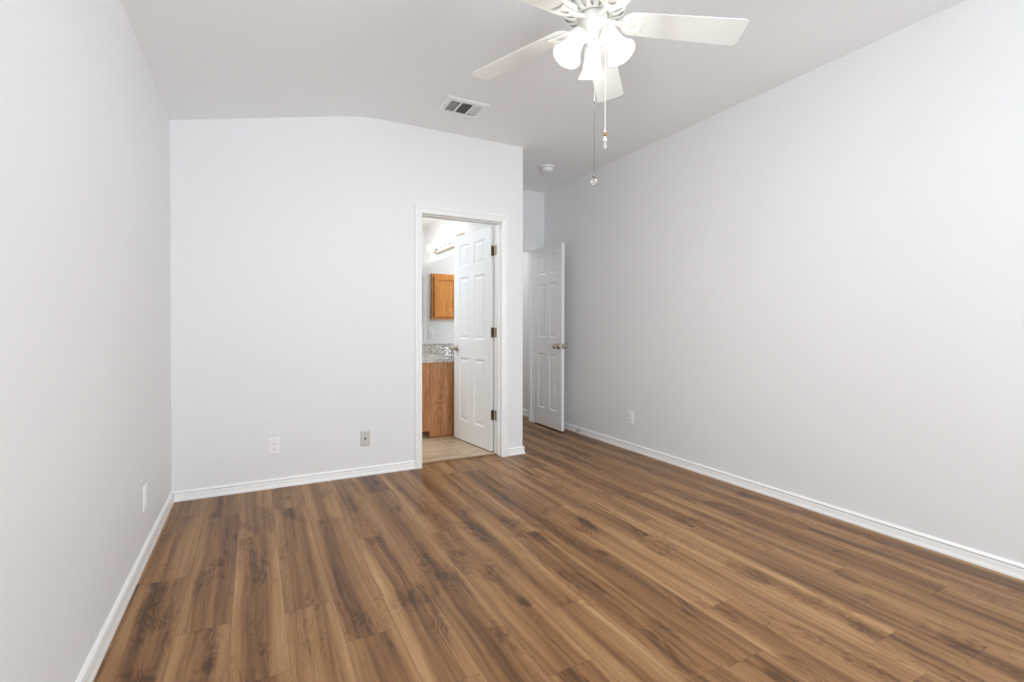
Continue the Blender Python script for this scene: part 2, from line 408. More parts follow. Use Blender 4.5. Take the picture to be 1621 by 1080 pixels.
# ------------------------------------------------------------------ baseboards
def base_prof(h, t=.014):
    s = h/.068
    return [(0, 0), (t, 0), (t+.001, .004*s), (t, .012*s), (t-.003, .020*s), (t-.0045, .030*s), (t-.0055, .042*s), (.0062, .047*s), (.0058, .050*s), (.0100, .0525*s), (.0112, .056*s), (.0100, .060*s), (.0065, .0645*s), (.004, h), (0, h)]
pl = lambda x, y, u: (x, y, u)
def baseboard(name, path, h, label):
    bm = bm_(); sweep(bm, path, base_prof(h), pl)
    return struct(name, bm, M['trim'], label, 'baseboard')
baseboard('baseboard_left', [(XL, YB), (XL, YR)], .080, 'white moulded baseboard along the left wall')
baseboard('baseboard_back', [(1.135, YB), (XL+.014, YB)], .068, 'white moulded baseboard along the back wall, left of the doorway')
baseboard('baseboard_corner', [(XE, YA-.0), (XE, YB), (1.965, YB)], .068, 'short white baseboard wrapping the wall corner right of the bathroom doorway')
baseboard('baseboard_right', [(XR, YR), (XR, YA-.012)], .068, 'white moulded baseboard along the right wall')
baseboard('baseboard_hall', [(XR, YA+.115), (XR, YH)], .080, 'white baseboard of the hall seen past the open door')

# ------------------------------------------------------------------ casings, jambs, threshold
# casing: profile (distance from the opening edge, thickness)
CP = [(0, 0), (0, .008), (.004, .0105), (.010, .0115), (.014, .0100), (.030, .0135), (.034, .0165), (.038, .0165), (.041, .0145), (.046, .0185), (.055, .0180), (.058, .015), (.058, 0)]
def casing(name, x0, x1, zh, yw, label, sgn=-1, wl=1.0):
    bm = bm_(); prof = [(o*wl, t) for o, t in CP]
    sweep(bm, [(x0, 0), (x0, zh), (x1, zh), (x1, 0)], prof, lambda x, z, u: (x, yw+sgn*u, z))
    return struct(name, bm, M['trim'], label, 'door trim', None)
casing('trim_1', J0, J1, JH, YB, 'white fluted casing around the bathroom doorway')
casing('trim_2', J0, J1, JH, YBB, 'white casing on the bathroom side of the doorway', 1)
casing('trim_3', E0-.005, E1+.005, EH+.005, YA, 'white casing around the hall doorway', -1, .72)
def jamb(name, x0, x1, zh, y0, y1, s0, s1, label):
    bm = bm_(); t = .018
    box(bm, x0-t, x0, y0, y1, 0, zh+t); box(bm, x1, x1+t, y0, y1, 0, zh+t); box(bm, x0, x1, y0, y1, zh, zh+t)
    bbox(bm, x0-.001, x0+.011, s0, s1, 0, zh-.0115, .002, 1); bbox(bm, x1-.011, x1+.001, s0, s1, 0, zh-.0115, .002, 1); bbox(bm, x0, x1, s0, s1, zh-.011, zh+.001, .002, 1)
    return struct(name, bm, M['trim'], label, 'door jamb')
jamb('trim_4', J0-.004, J1+.004, JH+.005, YB-.001, YBB+.001, 3.832, 3.872, 'white jamb and stop lining the bathroom doorway')
jamb('trim_5', E0, E1, EH, YA-.001, YA+.116, 5.006, 5.046, 'white jamb lining the hall doorway')
bm = bm_(); t = bmesh.new(); box(t, J0-.004, J1+.004, 3.866, 3.902, -.004, .008)
bmesh.ops.bevel(t, geom=[e for e in t.edges if all(v.co.z > 0 for v in e.verts) and abs(e.verts[0].co.y-e.verts[1].co.y) < 1e-5], offset=.004, segments=2, affect='EDGES'); join(bm, t)
struct('trim_6', bm, M['thresh'], 'thin brown wood threshold strip under the bathroom doorway', 'threshold')

# ------------------------------------------------------------------ doors
def six_panel(w, h, t, stile, mull):
    bm = bm_()
    pw = (w-2*stile-mull)/2
    xs = [0, stile, stile+pw, stile+pw+mull, w-stile, w]
    zs = [0, .195, .815, .998, 1.605, 1.710, 1.925, h]
    rings = [(0, 0), (.004, .0025), (.013, .008), (.021, .008), (.042, .003)]
    for yb, sg in ((0, 1), (t, -1)):
        for i in range(5):
            for k in range(7):
                x0, x1, z0, z1 = xs[i], xs[i+1], zs[k], zs[k+1]
                if i in (1, 3) and k in (1, 3, 5):
                    prev = None
                    for o, d in rings:
                        y = yb+sg*d
                        cur = [bm.verts.new(p) for p in ((x0+o, y, z0+o), (x1-o, y, z0+o), (x1-o, y, z1-o), (x0+o, y, z1-o))]
                        if prev:
                            for q in range(4): bm.faces.new((prev[q], prev[(q+1) % 4], cur[(q+1) % 4], cur[q]))
                        prev = cur
                    bm.faces.new(prev)
                else:
                    bm.faces.new([bm.verts.new(p) for p in ((x0, yb, z0), (x1, yb, z0), (x1, yb, z1), (x0, yb, z1))])
    for i in range(5):
        for z in (0, h): bm.faces.new([bm.verts.new(p) for p in ((xs[i], 0, z), (xs[i+1], 0, z), (xs[i+1], t, z), (xs[i], t, z))])
    for k in range(7):
        for x in (0, w): bm.faces.new([bm.verts.new(p) for p in ((x, 0, zs[k]), (x, 0, zs[k+1]), (x, t, zs[k+1]), (x, t, zs[k]))])
    bmesh.ops.remove_doubles(bm, verts=list(bm.verts), dist=1e-5)
    return bm
def door_matrix(a, b, z):
    d = Vector((b[0]-a[0], b[1]-a[1], 0)).normalized(); yv = Vector((0, 0, 1)).cross(d)
    m = Matrix((d, yv, Vector((0, 0, 1)))).transposed().to_4x4(); m.translation = (a[0], a[1], z)
    return m, math.hypot(b[0]-a[0], b[1]-a[1])
KNOB = [(0, 0), (.033, 0), (.033, .004), (.029, .009), (.017, .011), (.0125, .015), (.0115, .026), (.014, .033), (.022, .039), (.0265, .046), (.0275, .054), (.026, .061), (.021, .0655), (.012, .0675), (0, .068)]
def knob(parent, p, d, label=None):
    bm = bm_(); lathe(bm, KNOB, axis(p, d), 32)
    o = obj('door_knob', bm, M['nickel'], parent, p, 40); return o
def latch(parent, m, x, z, t):
    bm = bm_(); bbox(bm, x-.0015, x+.0015, t/2-.0125, t/2+.0125, z-.028, z+.028, .001, 1, m)
    o = obj('latch_plate', bm, M['nickel'], parent, m @ Vector((x, t/2, z)))
    bm = bm_(); bbox(bm, x-.012*(0 if x > .1 else 1), x+.012*(1 if x > .1 else 0), t/2-.006, t/2+.006, z-.009, z+.009, .0015, 1, m)
    obj('latch_bolt', bm, M['nickel'], o)
# bathroom door
T = .035
m1, w1 = door_matrix((1.7975, 4.655), (1.8800, 3.960), .012)
bm = six_panel(w1, 2.022, T, .112, .098); bmesh.ops.transform(bm, matrix=m1, verts=list(bm.verts))
d1 = struct('door_1', bm, M['door'], 'white six panel door standing open into the bathroom', 'door'); 
for s, yy in ((-1, 0), (1, T)):
    knob(d1, m1 @ Vector((.062, yy, .903)), m1.to_3x3() @ Vector((0, s, 0)))
latch(d1, m1, 0, .903, T)
for zc in (1.803, 1.069, .325):
    # leaf on the door edge, knuckle, leaf on the jamb
    p = m1 @ Vector((w1+.004, T*.5, zc))
    bm = bm_(); bbox(bm, w1-.0005, w1+.002, .0025, T-.0005, zc-.0445, zc+.0445, .001, 1, m1)
    for q in (-.03, 0, .03): lathe(bm, [(0, 0), (.004, 0), (.003, .0012), (0, .0016)], axis(m1 @ Vector((w1+.002, .013+(.008 if q else 0), zc+q)), m1.to_3x3() @ Vector((1, 0, 0))), 10)
    h = obj('hinge', bm, M['bronze'], d1, p)
    pin = Vector((1.9115, 3.9445, zc+.012))
    bm = bm_(); lathe(bm, [(0, -.049), (.0035, -.048), (.006, -.0455), (.006, .0455), (.004, .048), (0, .050)], Matrix.Translation(pin), 14)
    obj('hinge_knuckle', bm, M['nickel'], h)
    bm = bm_(); jx = J1+.004
    bbox(bm, jx-.0022, jx+.0005, 3.893, 3.926, zc+.012-.0445, zc+.012+.0445, .0008, 1)
    tag(obj('hinge_plate', bm, M['bronze'], d1), '', '')
for o in list(d1.children):
    if o.name.startswith('hinge_plate'):
        del o['label']; del o['category']
# hall door
m2, w2 = door_matrix((2.9145, 4.952), (2.9035, 4.356), .014)
bm = six_panel(w2, 2.018, T, .098, .085); bmesh.ops.transform(bm, matrix=m2, verts=list(bm.verts))
d2 = struct('door_2', bm, M['door'], 'narrow white six panel door open against the right wall of the entry nook', 'door')
for s, yy in ((-1, 0), (1, T)):
    knob(d2, m2 @ Vector((w2-.062, yy, .908)), m2.to_3x3() @ Vector((0, s, 0)))
latch(d2, m2, w2, .908, T)
for zc in (1.80, 1.07, .28):
    bm = bm_(); lathe(bm, [(0, -.046), (.006, -.045), (.006, .045), (0, .046)], Matrix.Translation(m2 @ Vector((-.004, T+.004, zc))), 12)
    bbox(bm, -.002, .001, .003, T+.004, zc-.0445, zc+.0445, .0008, 1, m2)
    obj('hinge', bm, M['bronze'], d2)

# ------------------------------------------------------------------ wall plates
def wall_frame(p, n):
    """local x along wall (seen from the room, left to right), y up, z out of the wall"""
    n = Vector(n).normalized(); up = Vector((0, 0, 1)); r = up.cross(n)
    m = Matrix((r, up, n)).transposed().to_4x4(); m.translation = p; return m
def plate_mesh(m, w, h, t=.006):
    bm = bm_(); rg = [(w/2, h/2, 0), (w/2, h/2, t*.45), (w/2-.006, h/2-.006, t)]
    R = [[bm.verts.new(m @ Vector((sx*a, sy*b, c))) for sx, sy in ((-1,-1),(1,-1),(1,1),(-1,1))] for a, b, c in rg]
    bm.faces.new(R[0][::-1]); bm.faces.new(R[-1])
    for a, b in zip(R, R[1:]):
        for i in range(4): bm.faces.new((a[i], a[(i+1) % 4], b[(i+1) % 4], b[i]))
    return bm
def outlet(p, n, label, w=.074, h=.120):
    m = wall_frame(p, n); t = thing('wall_outlet', p, label, 'outlet', 'electrical outlets on the walls')
    obj('cover_plate', plate_mesh(m, w, h), M['plate'], t)
    for sy in (-.0195, .0195):
        bm = bm_(); a = 24; pts = []
        for i in range(a):
            x, y = .0172*math.cos(2*PI*i/a), .0172*math.sin(2*PI*i/a); pts.append((x, max(-.0135, min(.0135, y))+sy))
        prism(bm, pts, .004, .0082, m); rc = obj('receptacle', bm, M['plate'], t)
        bm = bm_()
        box(bm, -.0075, -.0051, sy+.000, sy+.0085, .0075, .0086, m); box(bm, .0051, .0072, sy+.001, sy+.0080, .0075, .0086, m)
        lathe(bm, [(0, .0075), (.0027, .0075), (.0027, .0086), (0, .0086)], m @ Matrix.Translation((0, sy-.0065, 0)), 12)
        obj('slots', bm, M['dark'], rc)
    bm = bm_(); lathe(bm, [(0, .005), (.003, .005), (.0025, .0068), (0, .0072)], m, 12); obj('screw', bm, M['plate'], t)
    return t
outlet((.1246, YB, .293), (0, -1, 0), 'white duplex outlet low on the back wall, left of the almond jack plate')
outlet((XL, 2.920, .303), (1, 0, 0), 'white duplex outlet on the left wall near the corner, seen edge-on')
outlet((XR, 3.442, .300), (-1, 0, 0), 'white duplex outlet low on the right wall past the open hall door')
outlet((1.921, YF, 1.034), (0, -1, 0), 'white outlet on the bathroom end wall, seen reflected in the mirror above the granite splash')
# phone jack
p = (.7453, YB, .2835); m = wall_frame(p, (0, -1, 0))
t = thing('jack_plate', p, 'almond beige phone jack plate low on the back wall beside the bathroom doorway', 'wall plate')
obj('cover_plate', plate_mesh(m, .071, .115), M['beige'], t)
bm = bm_(); box(bm, -.0065, .0065, -.006, .006, .0055, .0068, m); box(bm, -.003, .003, -.009, -.005, .0055, .0068, m); obj('jack_socket', bm, M['dark'], t)
for zz in (.030, .047):
    bm = bm_(); lathe(bm, [(0, .005), (.0028, .005), (.0022, .0066), (0, .007)], m @ Matrix.Translation((0, zz, 0)), 12); obj('screw', bm, M['nickel'], t)

# ------------------------------------------------------------------ door stop
p = Vector((XR-.013, 4.225, .040)); d = Vector((-1, 0, .06)).normalized()
t = thing('door_stop', p, 'small metal door stop with a white tip on the right wall baseboard', 'door stop')
bm = bm_(); lathe(bm, [(0, 0), (.0125, 0), (.0125, .003), (.008, .010), (.0065, .013), (0, .013)], axis(p, d), 20); obj('mount', bm, M['nickel'], t, None, 40)
bm = bm_(); pr = [(0, .012)]
for i in range(13): pr += [(.0062, .014+i*.0040), (.0050, .016+i*.0040)]
pr += [(0, .066)]; lathe(bm, pr, axis(p, d), 16); obj('spring', bm, M['nickel'], t, None, 40)
bm = bm_(); lathe(bm, [(0, .064), (.0075, .064), (.0085, .070), (.008, .078), (.005, .081), (0, .082)], axis(p, d), 18); obj('rubber_tip', bm, M['rubber'], t, None, 40)

# ------------------------------------------------------------------ ceiling register
vx0, vx1, vy0, vy1 = 1.192, 1.500, 3.176, 3.432
t = thing('ceiling_vent', ((vx0+vx1)/2, (vy0+vy1)/2, HC), 'white metal air register with dark louver gaps in the ceiling', 'air vent')
vw, vh = vx1-vx0, vy1-vy0; ZT = HC
def vx(f): return vx0+vw*f
def vy(f): return vy0+vh*f
secs = [(.125, .345), (.385, .640), (.685, .895)]; ya, yb = vy(.17), vy(.83)
bm = bm_()
zf0, zf1 = ZT-.0115, ZT-.0085
xs = [vx0+.010, vx(secs[0][0]), vx(secs[0][1]), vx(secs[1][0]), vx(secs[1][1]), vx(secs[2][0]), vx(secs[2][1]), vx1-.010]
box(bm, xs[0], xs[-1], vy0+.010, ya, zf0, zf1); box(bm, xs[0], xs[-1], yb, vy1-.010, zf0, zf1)
for a, b in ((0, 1), (2, 3), (4, 5), (6, 7)): box(bm, xs[a], xs[b], ya, yb, zf0, zf1)
# sloping rim up to the ceiling
o = [(vx0, vy0), (vx1, vy0), (vx1, vy1), (vx0, vy1)]; i_ = [(vx0+.010, vy0+.010), (vx1-.010, vy0+.010), (vx1-.010, vy1-.010), (vx0+.010, vy1-.010)]
A = [bm.verts.new((*q, ZT)) for q in o]; A2 = [bm.verts.new((*q, ZT-.004)) for q in o]; B = [bm.verts.new((*q, zf0)) for q in i_]
for k in range(4):
    bm.faces.new((A[k], A[(k+1) % 4], A2[(k+1) % 4], A2[k])); bm.faces.new((A2[k], A2[(k+1) % 4], B[(k+1) % 4], B[k]))
obj('frame', bm, M['plate'], t)
bm = bm_(); box(bm, xs[1]-.004, xs[6]+.004, ya-.004, yb+.004, ZT-.0012, ZT-.0004); obj('duct_shade_sheet', bm, M['dark'], t)  # black sheet stands for the unlit duct; the ceiling has no hole
def tilted(bm, cx, cy, length, width, along, ang, thick=.0009):
    mm = Matrix.Translation((cx, cy, ZT-.0058)) @ (Matrix.Rotation(ang, 4, 'Y') if along == 'y' else Matrix.Rotation(ang, 4, 'X'))
    if along == 'y': box(bm, -width/2, width/2, -length/2, length/2, -thick/2, thick/2, mm)
    else: box(bm, -length/2, length/2, -width/2, width/2, -thick/2, thick/2, mm)
for si, (ang, nn, wd) in ((0, (-.45, 5, .0100)), (2, (.60, 5, .0080))):
    bm = bm_(); a, b = vx(secs[si][0]), vx(secs[si][1])
    for k in range(nn+1):
        tilted(bm, a+(b-a)*k/nn, (ya+yb)/2, yb-ya, wd, 'y', ang)
    obj('louver_bank', bm, M['plate'], t)
bm = bm_(); a, b = vx(secs[1][0]), vx(secs[1][1])
for k in range(15): tilted(bm, (a+b)/2, ya+(yb-ya)*(k+.5)/15, b-a, .0100, 'x', .45, .0005)
obj('louver_bank', bm, M['plate'], t)
bm = bm_(); bbox(bm, vx(.065), vx(.078), vy(.42), vy(.62), ZT-.020, ZT-.010, .001, 1); obj('damper_lever', bm, M['plate'], t)
for fx in (.045, .955):
    bm = bm_(); lathe(bm, [(0, 0), (.004, 0), (.003, .0015), (0, .002)], axis((vx(fx), vy(.5), zf0), (0, 0, -1)), 12); obj('screw', bm, M['nickel'], t)

# ------------------------------------------------------------------ smoke detector
p = (2.582, 4.135, HC)
t = thing('smoke_detector', p, 'round white smoke detector on the ceiling of the entry nook', 'smoke detector')
bm = bm_(); lathe(bm, [(0, 0), (.068, 0), (.069, .004), (.067, .011), (.062, .014), (0, .014)], axis(p, (0, 0, -1)), 40); obj('base_ring', bm, M['plate'], t, None, 35)
bm = bm_(); lathe(bm, [(0, .013), (.057, .013), (.055, .018), (0, .018)], axis(p, (0, 0, -1)), 40); obj('vent_gap_shade', bm, M['gap_shade'], t, None, 35)  # dark disc paints the shade in the gap under the cover
bm = bm_(); lathe(bm, [(0, .016), (.055, .016), (.057, .022), (.054, .034), (.047, .046), (.034, .050), (.029, .047), (.014, .047), (0, .047)], axis(p, (0, 0, -1)), 40); obj('cover', bm, M['plate'], t, None, 35)

# ------------------------------------------------------------------ ceiling fan
FX, FY = 1.320, 1.737
t = fan = thing('ceiling_fan', (FX, FY, HC), 'white five blade ceiling fan with three lit bell shades and two pull chains', 'ceiling fan')
FM = Matrix.Translation((FX, FY, 0))
bm = bm_(); lathe(bm, [(0, HC), (.068, HC), (.070, HC-.010), (.060, HC-.035), (.035, HC-.052), (.018, HC-.056), (0, HC-.056)], FM, 36); obj('canopy', bm, M['fan'], fan, None, 40)
bm = bm_(); lathe(bm, [(0, HC-.05), (.0135, HC-.05), (.0135, 2.62), (0, 2.62)], FM, 20); obj('downrod', bm, M['fan'], fan, None, 40)
# motor housing: pierced dish below, drum above
bm = bm_(); NS, PER = 18, 5
def ringpt(r, z, a): return bm.verts.new((FX+r*math.cos(a), FY+r*math.sin(a), z))
seg = NS*PER
pk = [(.063, 2.497), (.068, 2.492), (.079, 2.4905), (.092, 2.491), (.105, 2.494), (.117, 2.499), (.128, 2.507), (.137, 2.518), (.141, 2.530)]
prof = []
for (r0, z0), (r1, z1) in zip(pk, pk[1:]):
    prof += [(r0+(r1-r0)*q/4, z0+(z1-z0)*q/4) for q in range(4)]
prof.append(pk[-1])
def slot_half(r):
    # teardrop openings, pointed towards the hub
    k = (r-.081)/(.1345-.081)
    if not 0 < k < 1: return .02
    return max(.02, .33*k**.6*(1 if k < .75 else math.sqrt(max(0, 1-((k-.75)/.25)**2))))
R = []
for r, z in prof:
    h_ = slot_half(r); fr = [0, (.5-h_)/2, .5-h_, .5+h_, 1-(.5-h_)/2]
    R.append([ringpt(r, z, 2*PI*(q+f_)/NS) for q in range(NS) for f_ in fr])
for k in range(len(prof)-1):
    for i in range(seg):
        if i % PER == 2 and .080 < (prof[k][0]+prof[k+1][0])/2 < .135: continue
        j = (i+1) % seg; bm.faces.new((R[k][i], R[k][j], R[k+1][j], R[k+1][i]))
up = [(.141, 2.560), (.136, 2.580), (.118, 2.598), (.080, 2.612), (.030, 2.622), (.014, 2.628)]
prev = R[-1]
for r, z in up:
    cur = [ringpt(r, z, math.atan2(v.co.y-FY, v.co.x-FX)) for v in R[-1]]
    for i in range(seg): bm.faces.new((prev[i], prev[(i+1) % seg], cur[(i+1) % seg], cur[i]))
    prev = cur
bm.faces.new(prev)
hs = obj('motor_housing', bm, M['fan'], fan, None, 50)
md = hs.modifiers.new('thick', 'SOLIDIFY'); md.thickness = .003; md.offset = -1
bm = bm_(); lathe(bm, [(0, 2.504), (.078, 2.4985), (.098, 2.500), (.114, 2.507), (.124, 2.517), (.128, 2.535), (.128, 2.56), (0, 2.56)], FM, 40); o = obj('motor', bm, M["motor"], fan, None, 40); o['label'] = 'grey motor seen through the slots'
# rotating hub ring the brackets bolt to
bm = bm_(); lathe(bm, [(0, 2.499), (.058, 2.499), (.061, 2.495), (.061, 2.470), (.054, 2.464), (0, 2.464)], FM, 36); obj('rotor_hub', bm, M['fan'], fan, None, 40)
# switch housing
bm = bm_(); lathe(bm, [(0, 2.466), (.050, 2.466), (.059, 2.462), (.0595, 2.452), (.057, 2.440), (.049, 2.426), (.043, 2.418), (.040, 2.408), (.034, 2.398), (.031, 2.392), (.029, 2.386), (0, 2.386)], FM, 36)
for a in (20, 140, 232, 300):
    a = math.radians(a); lathe(bm, [(0, 0), (.0035, 0), (.0028, .002), (0, .0026)], axis((FX+.0590*math.cos(a), FY+.0590*math.sin(a), 2.452), (math.cos(a), math.sin(a), 0)), 10)
obj('switch_housing', bm, M['fan'], fan, None, 35)
bm = bm_(); lathe(bm, [(0, 2.388), (.024, 2.388), (.026, 2.382), (.025, 2.372), (.020, 2.366), (0, 2.365)], FM, 28); obj('light_fitter', bm, M['fan'], fan, None, 35)

# blades
PITCHB = math.radians(11)
def blade_outline(k=1.0):
    L0, L1 = .118, .655; pts = []
    half = lambda r: .060+(r-L0)/(L1-L0)*.014
    # root: rounded
    for i in range(11):
        a = PI/2+PI*i/10; pts.append((L0+.055+.055*math.cos(a), half(L0+.055)*math.sin(a)))
    # tip with rounded corners
    c = .022; h = half(L1)
    for i in range(6):
        a = -PI/2+PI/2*i/5; pts.append((L1-c+c*math.cos(a), -h+c+c*math.sin(a)))
    for i in range(6):
        a = PI/2*i/5; pts.append((L1-c+c*math.cos(a), h-c+c*math.sin(a)))
    return pts
def iron_outline():
    # scrolled bracket: one side, mirrored
    side = [(.052, .016), (.075, .013), (.095, .0115), (.112, .013), (.128, .019), (.145, .0265), (.160, .0300), (.175, .0285), (.190, .0310), (.204, .0370), (.2125, .0395), (.2150, .0340), (.2095, .0240), (.2065, .0140), (.2075, .0060), (.2085, 0)]
    return side
def strip(bm, mm, outer, inner, z0, z1):
    n = len(outer); vo0 = [bm.verts.new(mm @ Vector((x, y, zf(x)+z0))) for x, y in outer]; vo1 = [bm.verts.new(mm @ Vector((x, y, zf(x)+z1))) for x, y in outer]
    vi0 = [bm.verts.new(mm @ Vector((x, y, zf(x)+z0))) for x, y in inner]; vi1 = [bm.verts.new(mm @ Vector((x, y, zf(x)+z1))) for x, y in inner]
    for i in range(n):
        j = (i+1) % n
        bm.faces.new((vo0[i], vo0[j], vi0[j], vi0[i])); bm.faces.new((vo1[j], vo1[i], vi1[i], vi1[j]))
        bm.faces.new((vo0[j], vo0[i], vo1[i], vo1[j])); bm.faces.new((vi0[i], vi0[j], vi1[j], vi1[i]))
def zf(x):
    # height of the bracket relative to the blade plane: rises to the hub near the centre
    k = max(0.0, min(1.0, (.150-x)/.085)); return .010*(k*k*(3-2*k))
ZBL = 2.471; DROOP = math.radians(4.5)
for kk in range(5):
    ang = math.radians(-27.9+72*kk)
    mb = Matrix.Translation((FX, FY, ZBL)) @ Matrix.Rotation(ang, 4, 'Z') @ Matrix.Rotation(DROOP, 4, 'Y')
    mp = mb @ Matrix.Rotation(-PITCHB, 4, 'X')
    bm = bm_(); prism(bm, blade_outline(), .002, .0075, mp)
    bmesh.ops.bevel(bm, geom=[e for e in bm.edges if len(e.link_faces) == 2 and max(len(f_.verts) for f_ in e.link_faces) > 6], offset=.0015, segments=1, affect='EDGES')
    b = obj('blade', bm, M['fan'], fan, mp @ Vector((.12, 0, 0)))
    # bracket: solid neck and a loop with an opening
    bm = bm_(); tw = lambda x: -PITCHB*max(0.0, min(1.0, (x-.07)/.07))
    side = iron_outline(); full = side + [(x, -y) for x, y in reversed(side[:-1])]
    cen = (.168, 0)
    def inner_pt(x, y):
        dx, dy = x-cen[0], y; a = math.atan2(dy, dx); return (cen[0]+.021*math.cos(a), .0165*math.sin(a))
    def mv(v): return (mb @ Matrix.Rotation(tw(v.x), 4, 'X')) @ v
    # plate between outer outline and inner oval for x > .125, neck for x < .125
    outer = [q for q in full if q[0] >= .125]; neck = [q for q in side if q[0] <= .13]
    outer = outer + [(.128, -.010), (.128, 0), (.128, .010)]
    inn = [inner_pt(*q) for q in outer]
    n = len(outer); z0, z1 = -.006, .0015
    V = lambda q, z: bm.verts.new(mv(Vector((q[0], q[1], zf(q[0])+z-.003))))
    o0, o1, i0, i1 = [V(q, z0) for q in outer], [V(q, z1) for q in outer], [V(q, z0+.0015) for q in inn], [V(q, z1) for q in inn]
    for i in range(n):
        j = (i+1) % n
        bm.faces.new((o0[i], o0[j], i0[j], i0[i])); bm.faces.new((o1[j], o1[i], i1[i], i1[j])); bm.faces.new((o0[j], o0[i], o1[i], o1[j])); bm.faces.new((i0[i], i0[j], i1[j], i1[i]))
    xs_ = [.045]+[q[0] for q in neck]; ws_ = [.016]+[q[1] for q in neck]; prev = None
    for x, w_ in zip(xs_, ws_):
        cur = [V(q, z) for q, z in (((x, -w_), -.005), ((x, -w_*.4), -.0085), ((x, w_*.4), -.0085), ((x, w_), -.005), ((x, w_), .002), ((x, -w_), .002))]
        if prev:
            for i in range(6): bm.faces.new((prev[i], prev[(i+1) % 6], cur[(i+1) % 6], cur[i]))
        else: bm.faces.new(cur)
        prev = cur
    bm.faces.new(prev[::-1])
    for sx, sy in ((.146, .0205), (.146, -.0205), (.199, 0)):
        c_ = mv(Vector((sx, sy, zf(sx)-.005))); lathe(bm, [(0, 0), (.005, 0), (.0042, .002), (0, .003)], axis(c_, (0, 0, -1)), 12)
    obj('blade_bracket', bm, M['fan'], b, None, 40)

# lamps
TH = math.radians(30); NR, NZ = .075, 2.390
SHP = [(.026, -.004), (.0345, .001), (.0365, .010), (.0375, .030), (.039, .050), (.042, .068), (.047, .084), (.054, .098), (.0615, .109), (.0635, .113)]
for az in (55, 175, 295):
    a = math.radians(az); hd = Vector((math.cos(a), math.sin(a), 0)); dv = (hd*math.sin(TH)+Vector((0, 0, -1))*math.cos(TH)).normalized()
    nk = Vector((FX, FY, NZ))+hd*NR; mm = axis(nk, dv)
    # arm from the fitter
    bm = bm_(); c0 = Vector((FX, FY, 2.374))
    tube(bm, [c0+hd*.015, c0+hd*.036+Vector((0, 0, .010)), c0+hd*.048+Vector((0, 0, .022)), c0+hd*.056+Vector((0, 0, .036)), nk-dv*.024], .0075, 12); obj('lamp_arm', bm, M['fan'], fan, None, 60)
    bm = bm_(); lathe(bm, [(0, -.034), (.012, -.034), (.020, -.030), (.027, -.022), (.0355, -.014), (.037, -.010), (.037, .006), (.0345, .006), (.0345, -.006), (0, -.006)], mm, 32)
    for q in range(3):
        aa = 2*PI*q/3+.5; pp = mm @ Vector((.037*math.cos(aa), .037*math.sin(aa), -.002)); lathe(bm, [(0, 0), (.003, 0), (.003, .006), (0, .0065)], axis(pp, mm.to_3x3() @ Vector((math.cos(aa), math.sin(aa), 0))), 10)
    obj('lamp_socket', bm, M['fan'], fan, None, 40)
    bm = bm_(); inner = [(r-.0028, z) for r, z in SHP]; lathe(bm, SHP+[(SHP[-1][0]-.0014, SHP[-1][1]+.0018)]+inner[::-1], mm, 40, cap=False)
    sh = obj('glass_shade', bm, M['shade'], fan, nk, 50)
    bm = bm_(); lathe(bm, [(0, 0), (.013, 0), (.014, .018), (.020, .036), (.0255, .054), (.0255, .066), (.020, .078), (.010, .085), (0, .087)], mm, 24); obj('bulb', bm, M['lamp'], sh, None, 50)
    point_light('fan_lamp_glow', nk+dv*.10, P_FAN, (.98, .99, .985), .035)

# pull chains
def beads(bm, x, y, z0, z1, r, step):
    z = z0
    while z > z1:
        bmesh.ops.create_icosphere(bm, subdivisions=1, radius=r, matrix=Matrix.Translation((x, y, z))); z -= step
cx_, cy_ = 1.3072, 1.7105
bm = bm_(); beads(bm, cx_, cy_, 2.446, 2.108, .0013, .0034); tube(bm, [(FX-.0075, FY-.0185, 2.452), (cx_+.004, cy_+.009, 2.451), (cx_, cy_, 2.446)], .0011, 6)
pc = obj('pull_chain', bm, M['nickel'], fan); pc['label'] = 'metal bead chain in front of the middle shade'
bm = bm_(); tube(bm, [(cx_, cy_, 2.112), (cx_, cy_, 1.792)], .0014, 8); bmesh.ops.create_icosphere(bm, subdivisions=2, radius=.0035, matrix=Matrix.Translation((cx_, cy_, 2.108)))
o = obj('cord', bm, M['cord'], pc)
bm = bm_(); lathe(bm, [(0, 1.796), (.003, 1.795), (.0065, 1.790), (.0065, 1.782), (.004, 1.780), (0, 1.780)], Matrix.Translation((cx_, cy_, 0)), 16); obj('cap', bm, M['cord'], pc, None, 40)
bm = bm_(); bmesh.ops.create_icosphere(bm, subdivisions=2, radius=.0155, matrix=Matrix.Translation((cx_, cy_, 1.7665))); o = obj('pendant', bm, M['crystal'], pc); o['label'] = 'clear crystal ball'
cx_, cy_ = 1.3485, 1.6895
bm = bm_(); tube(bm, [(FX+.012, FY-.030, 2.400), (cx_, cy_+.002, 2.395), (cx_, cy_, 2.385), (cx_, cy_, 1.985)], .0016, 8); lathe(bm, [(0, 1.992), (.0032, 1.990), (.0040, 1.978), (0, 1.977)], Matrix.Translation((cx_, cy_, 0)), 12)
pc = obj('pull_chain', bm, M['fan'], fan); pc['label'] = 'cream cord behind the right shade'
bm = bm_(); lathe(bm, [(0, 1.9775), (.0055, 1.976), (.0062, 1.970), (.0055, 1.965), (0, 1.964)], Matrix.Translation((cx_, cy_, 0)), 16); obj('bead', bm, M['amber'], pc, None, 40)
bm = bm_(); lathe(bm, [(0, 1.964), (.003, 1.960), (.0065, 1.952), (.0085, 1.944), (.006, 1.938), (0, 1.937)], Matrix.Translation((cx_, cy_, 0)), 16); obj('pendant', bm, M['plate'], pc, None, 40)
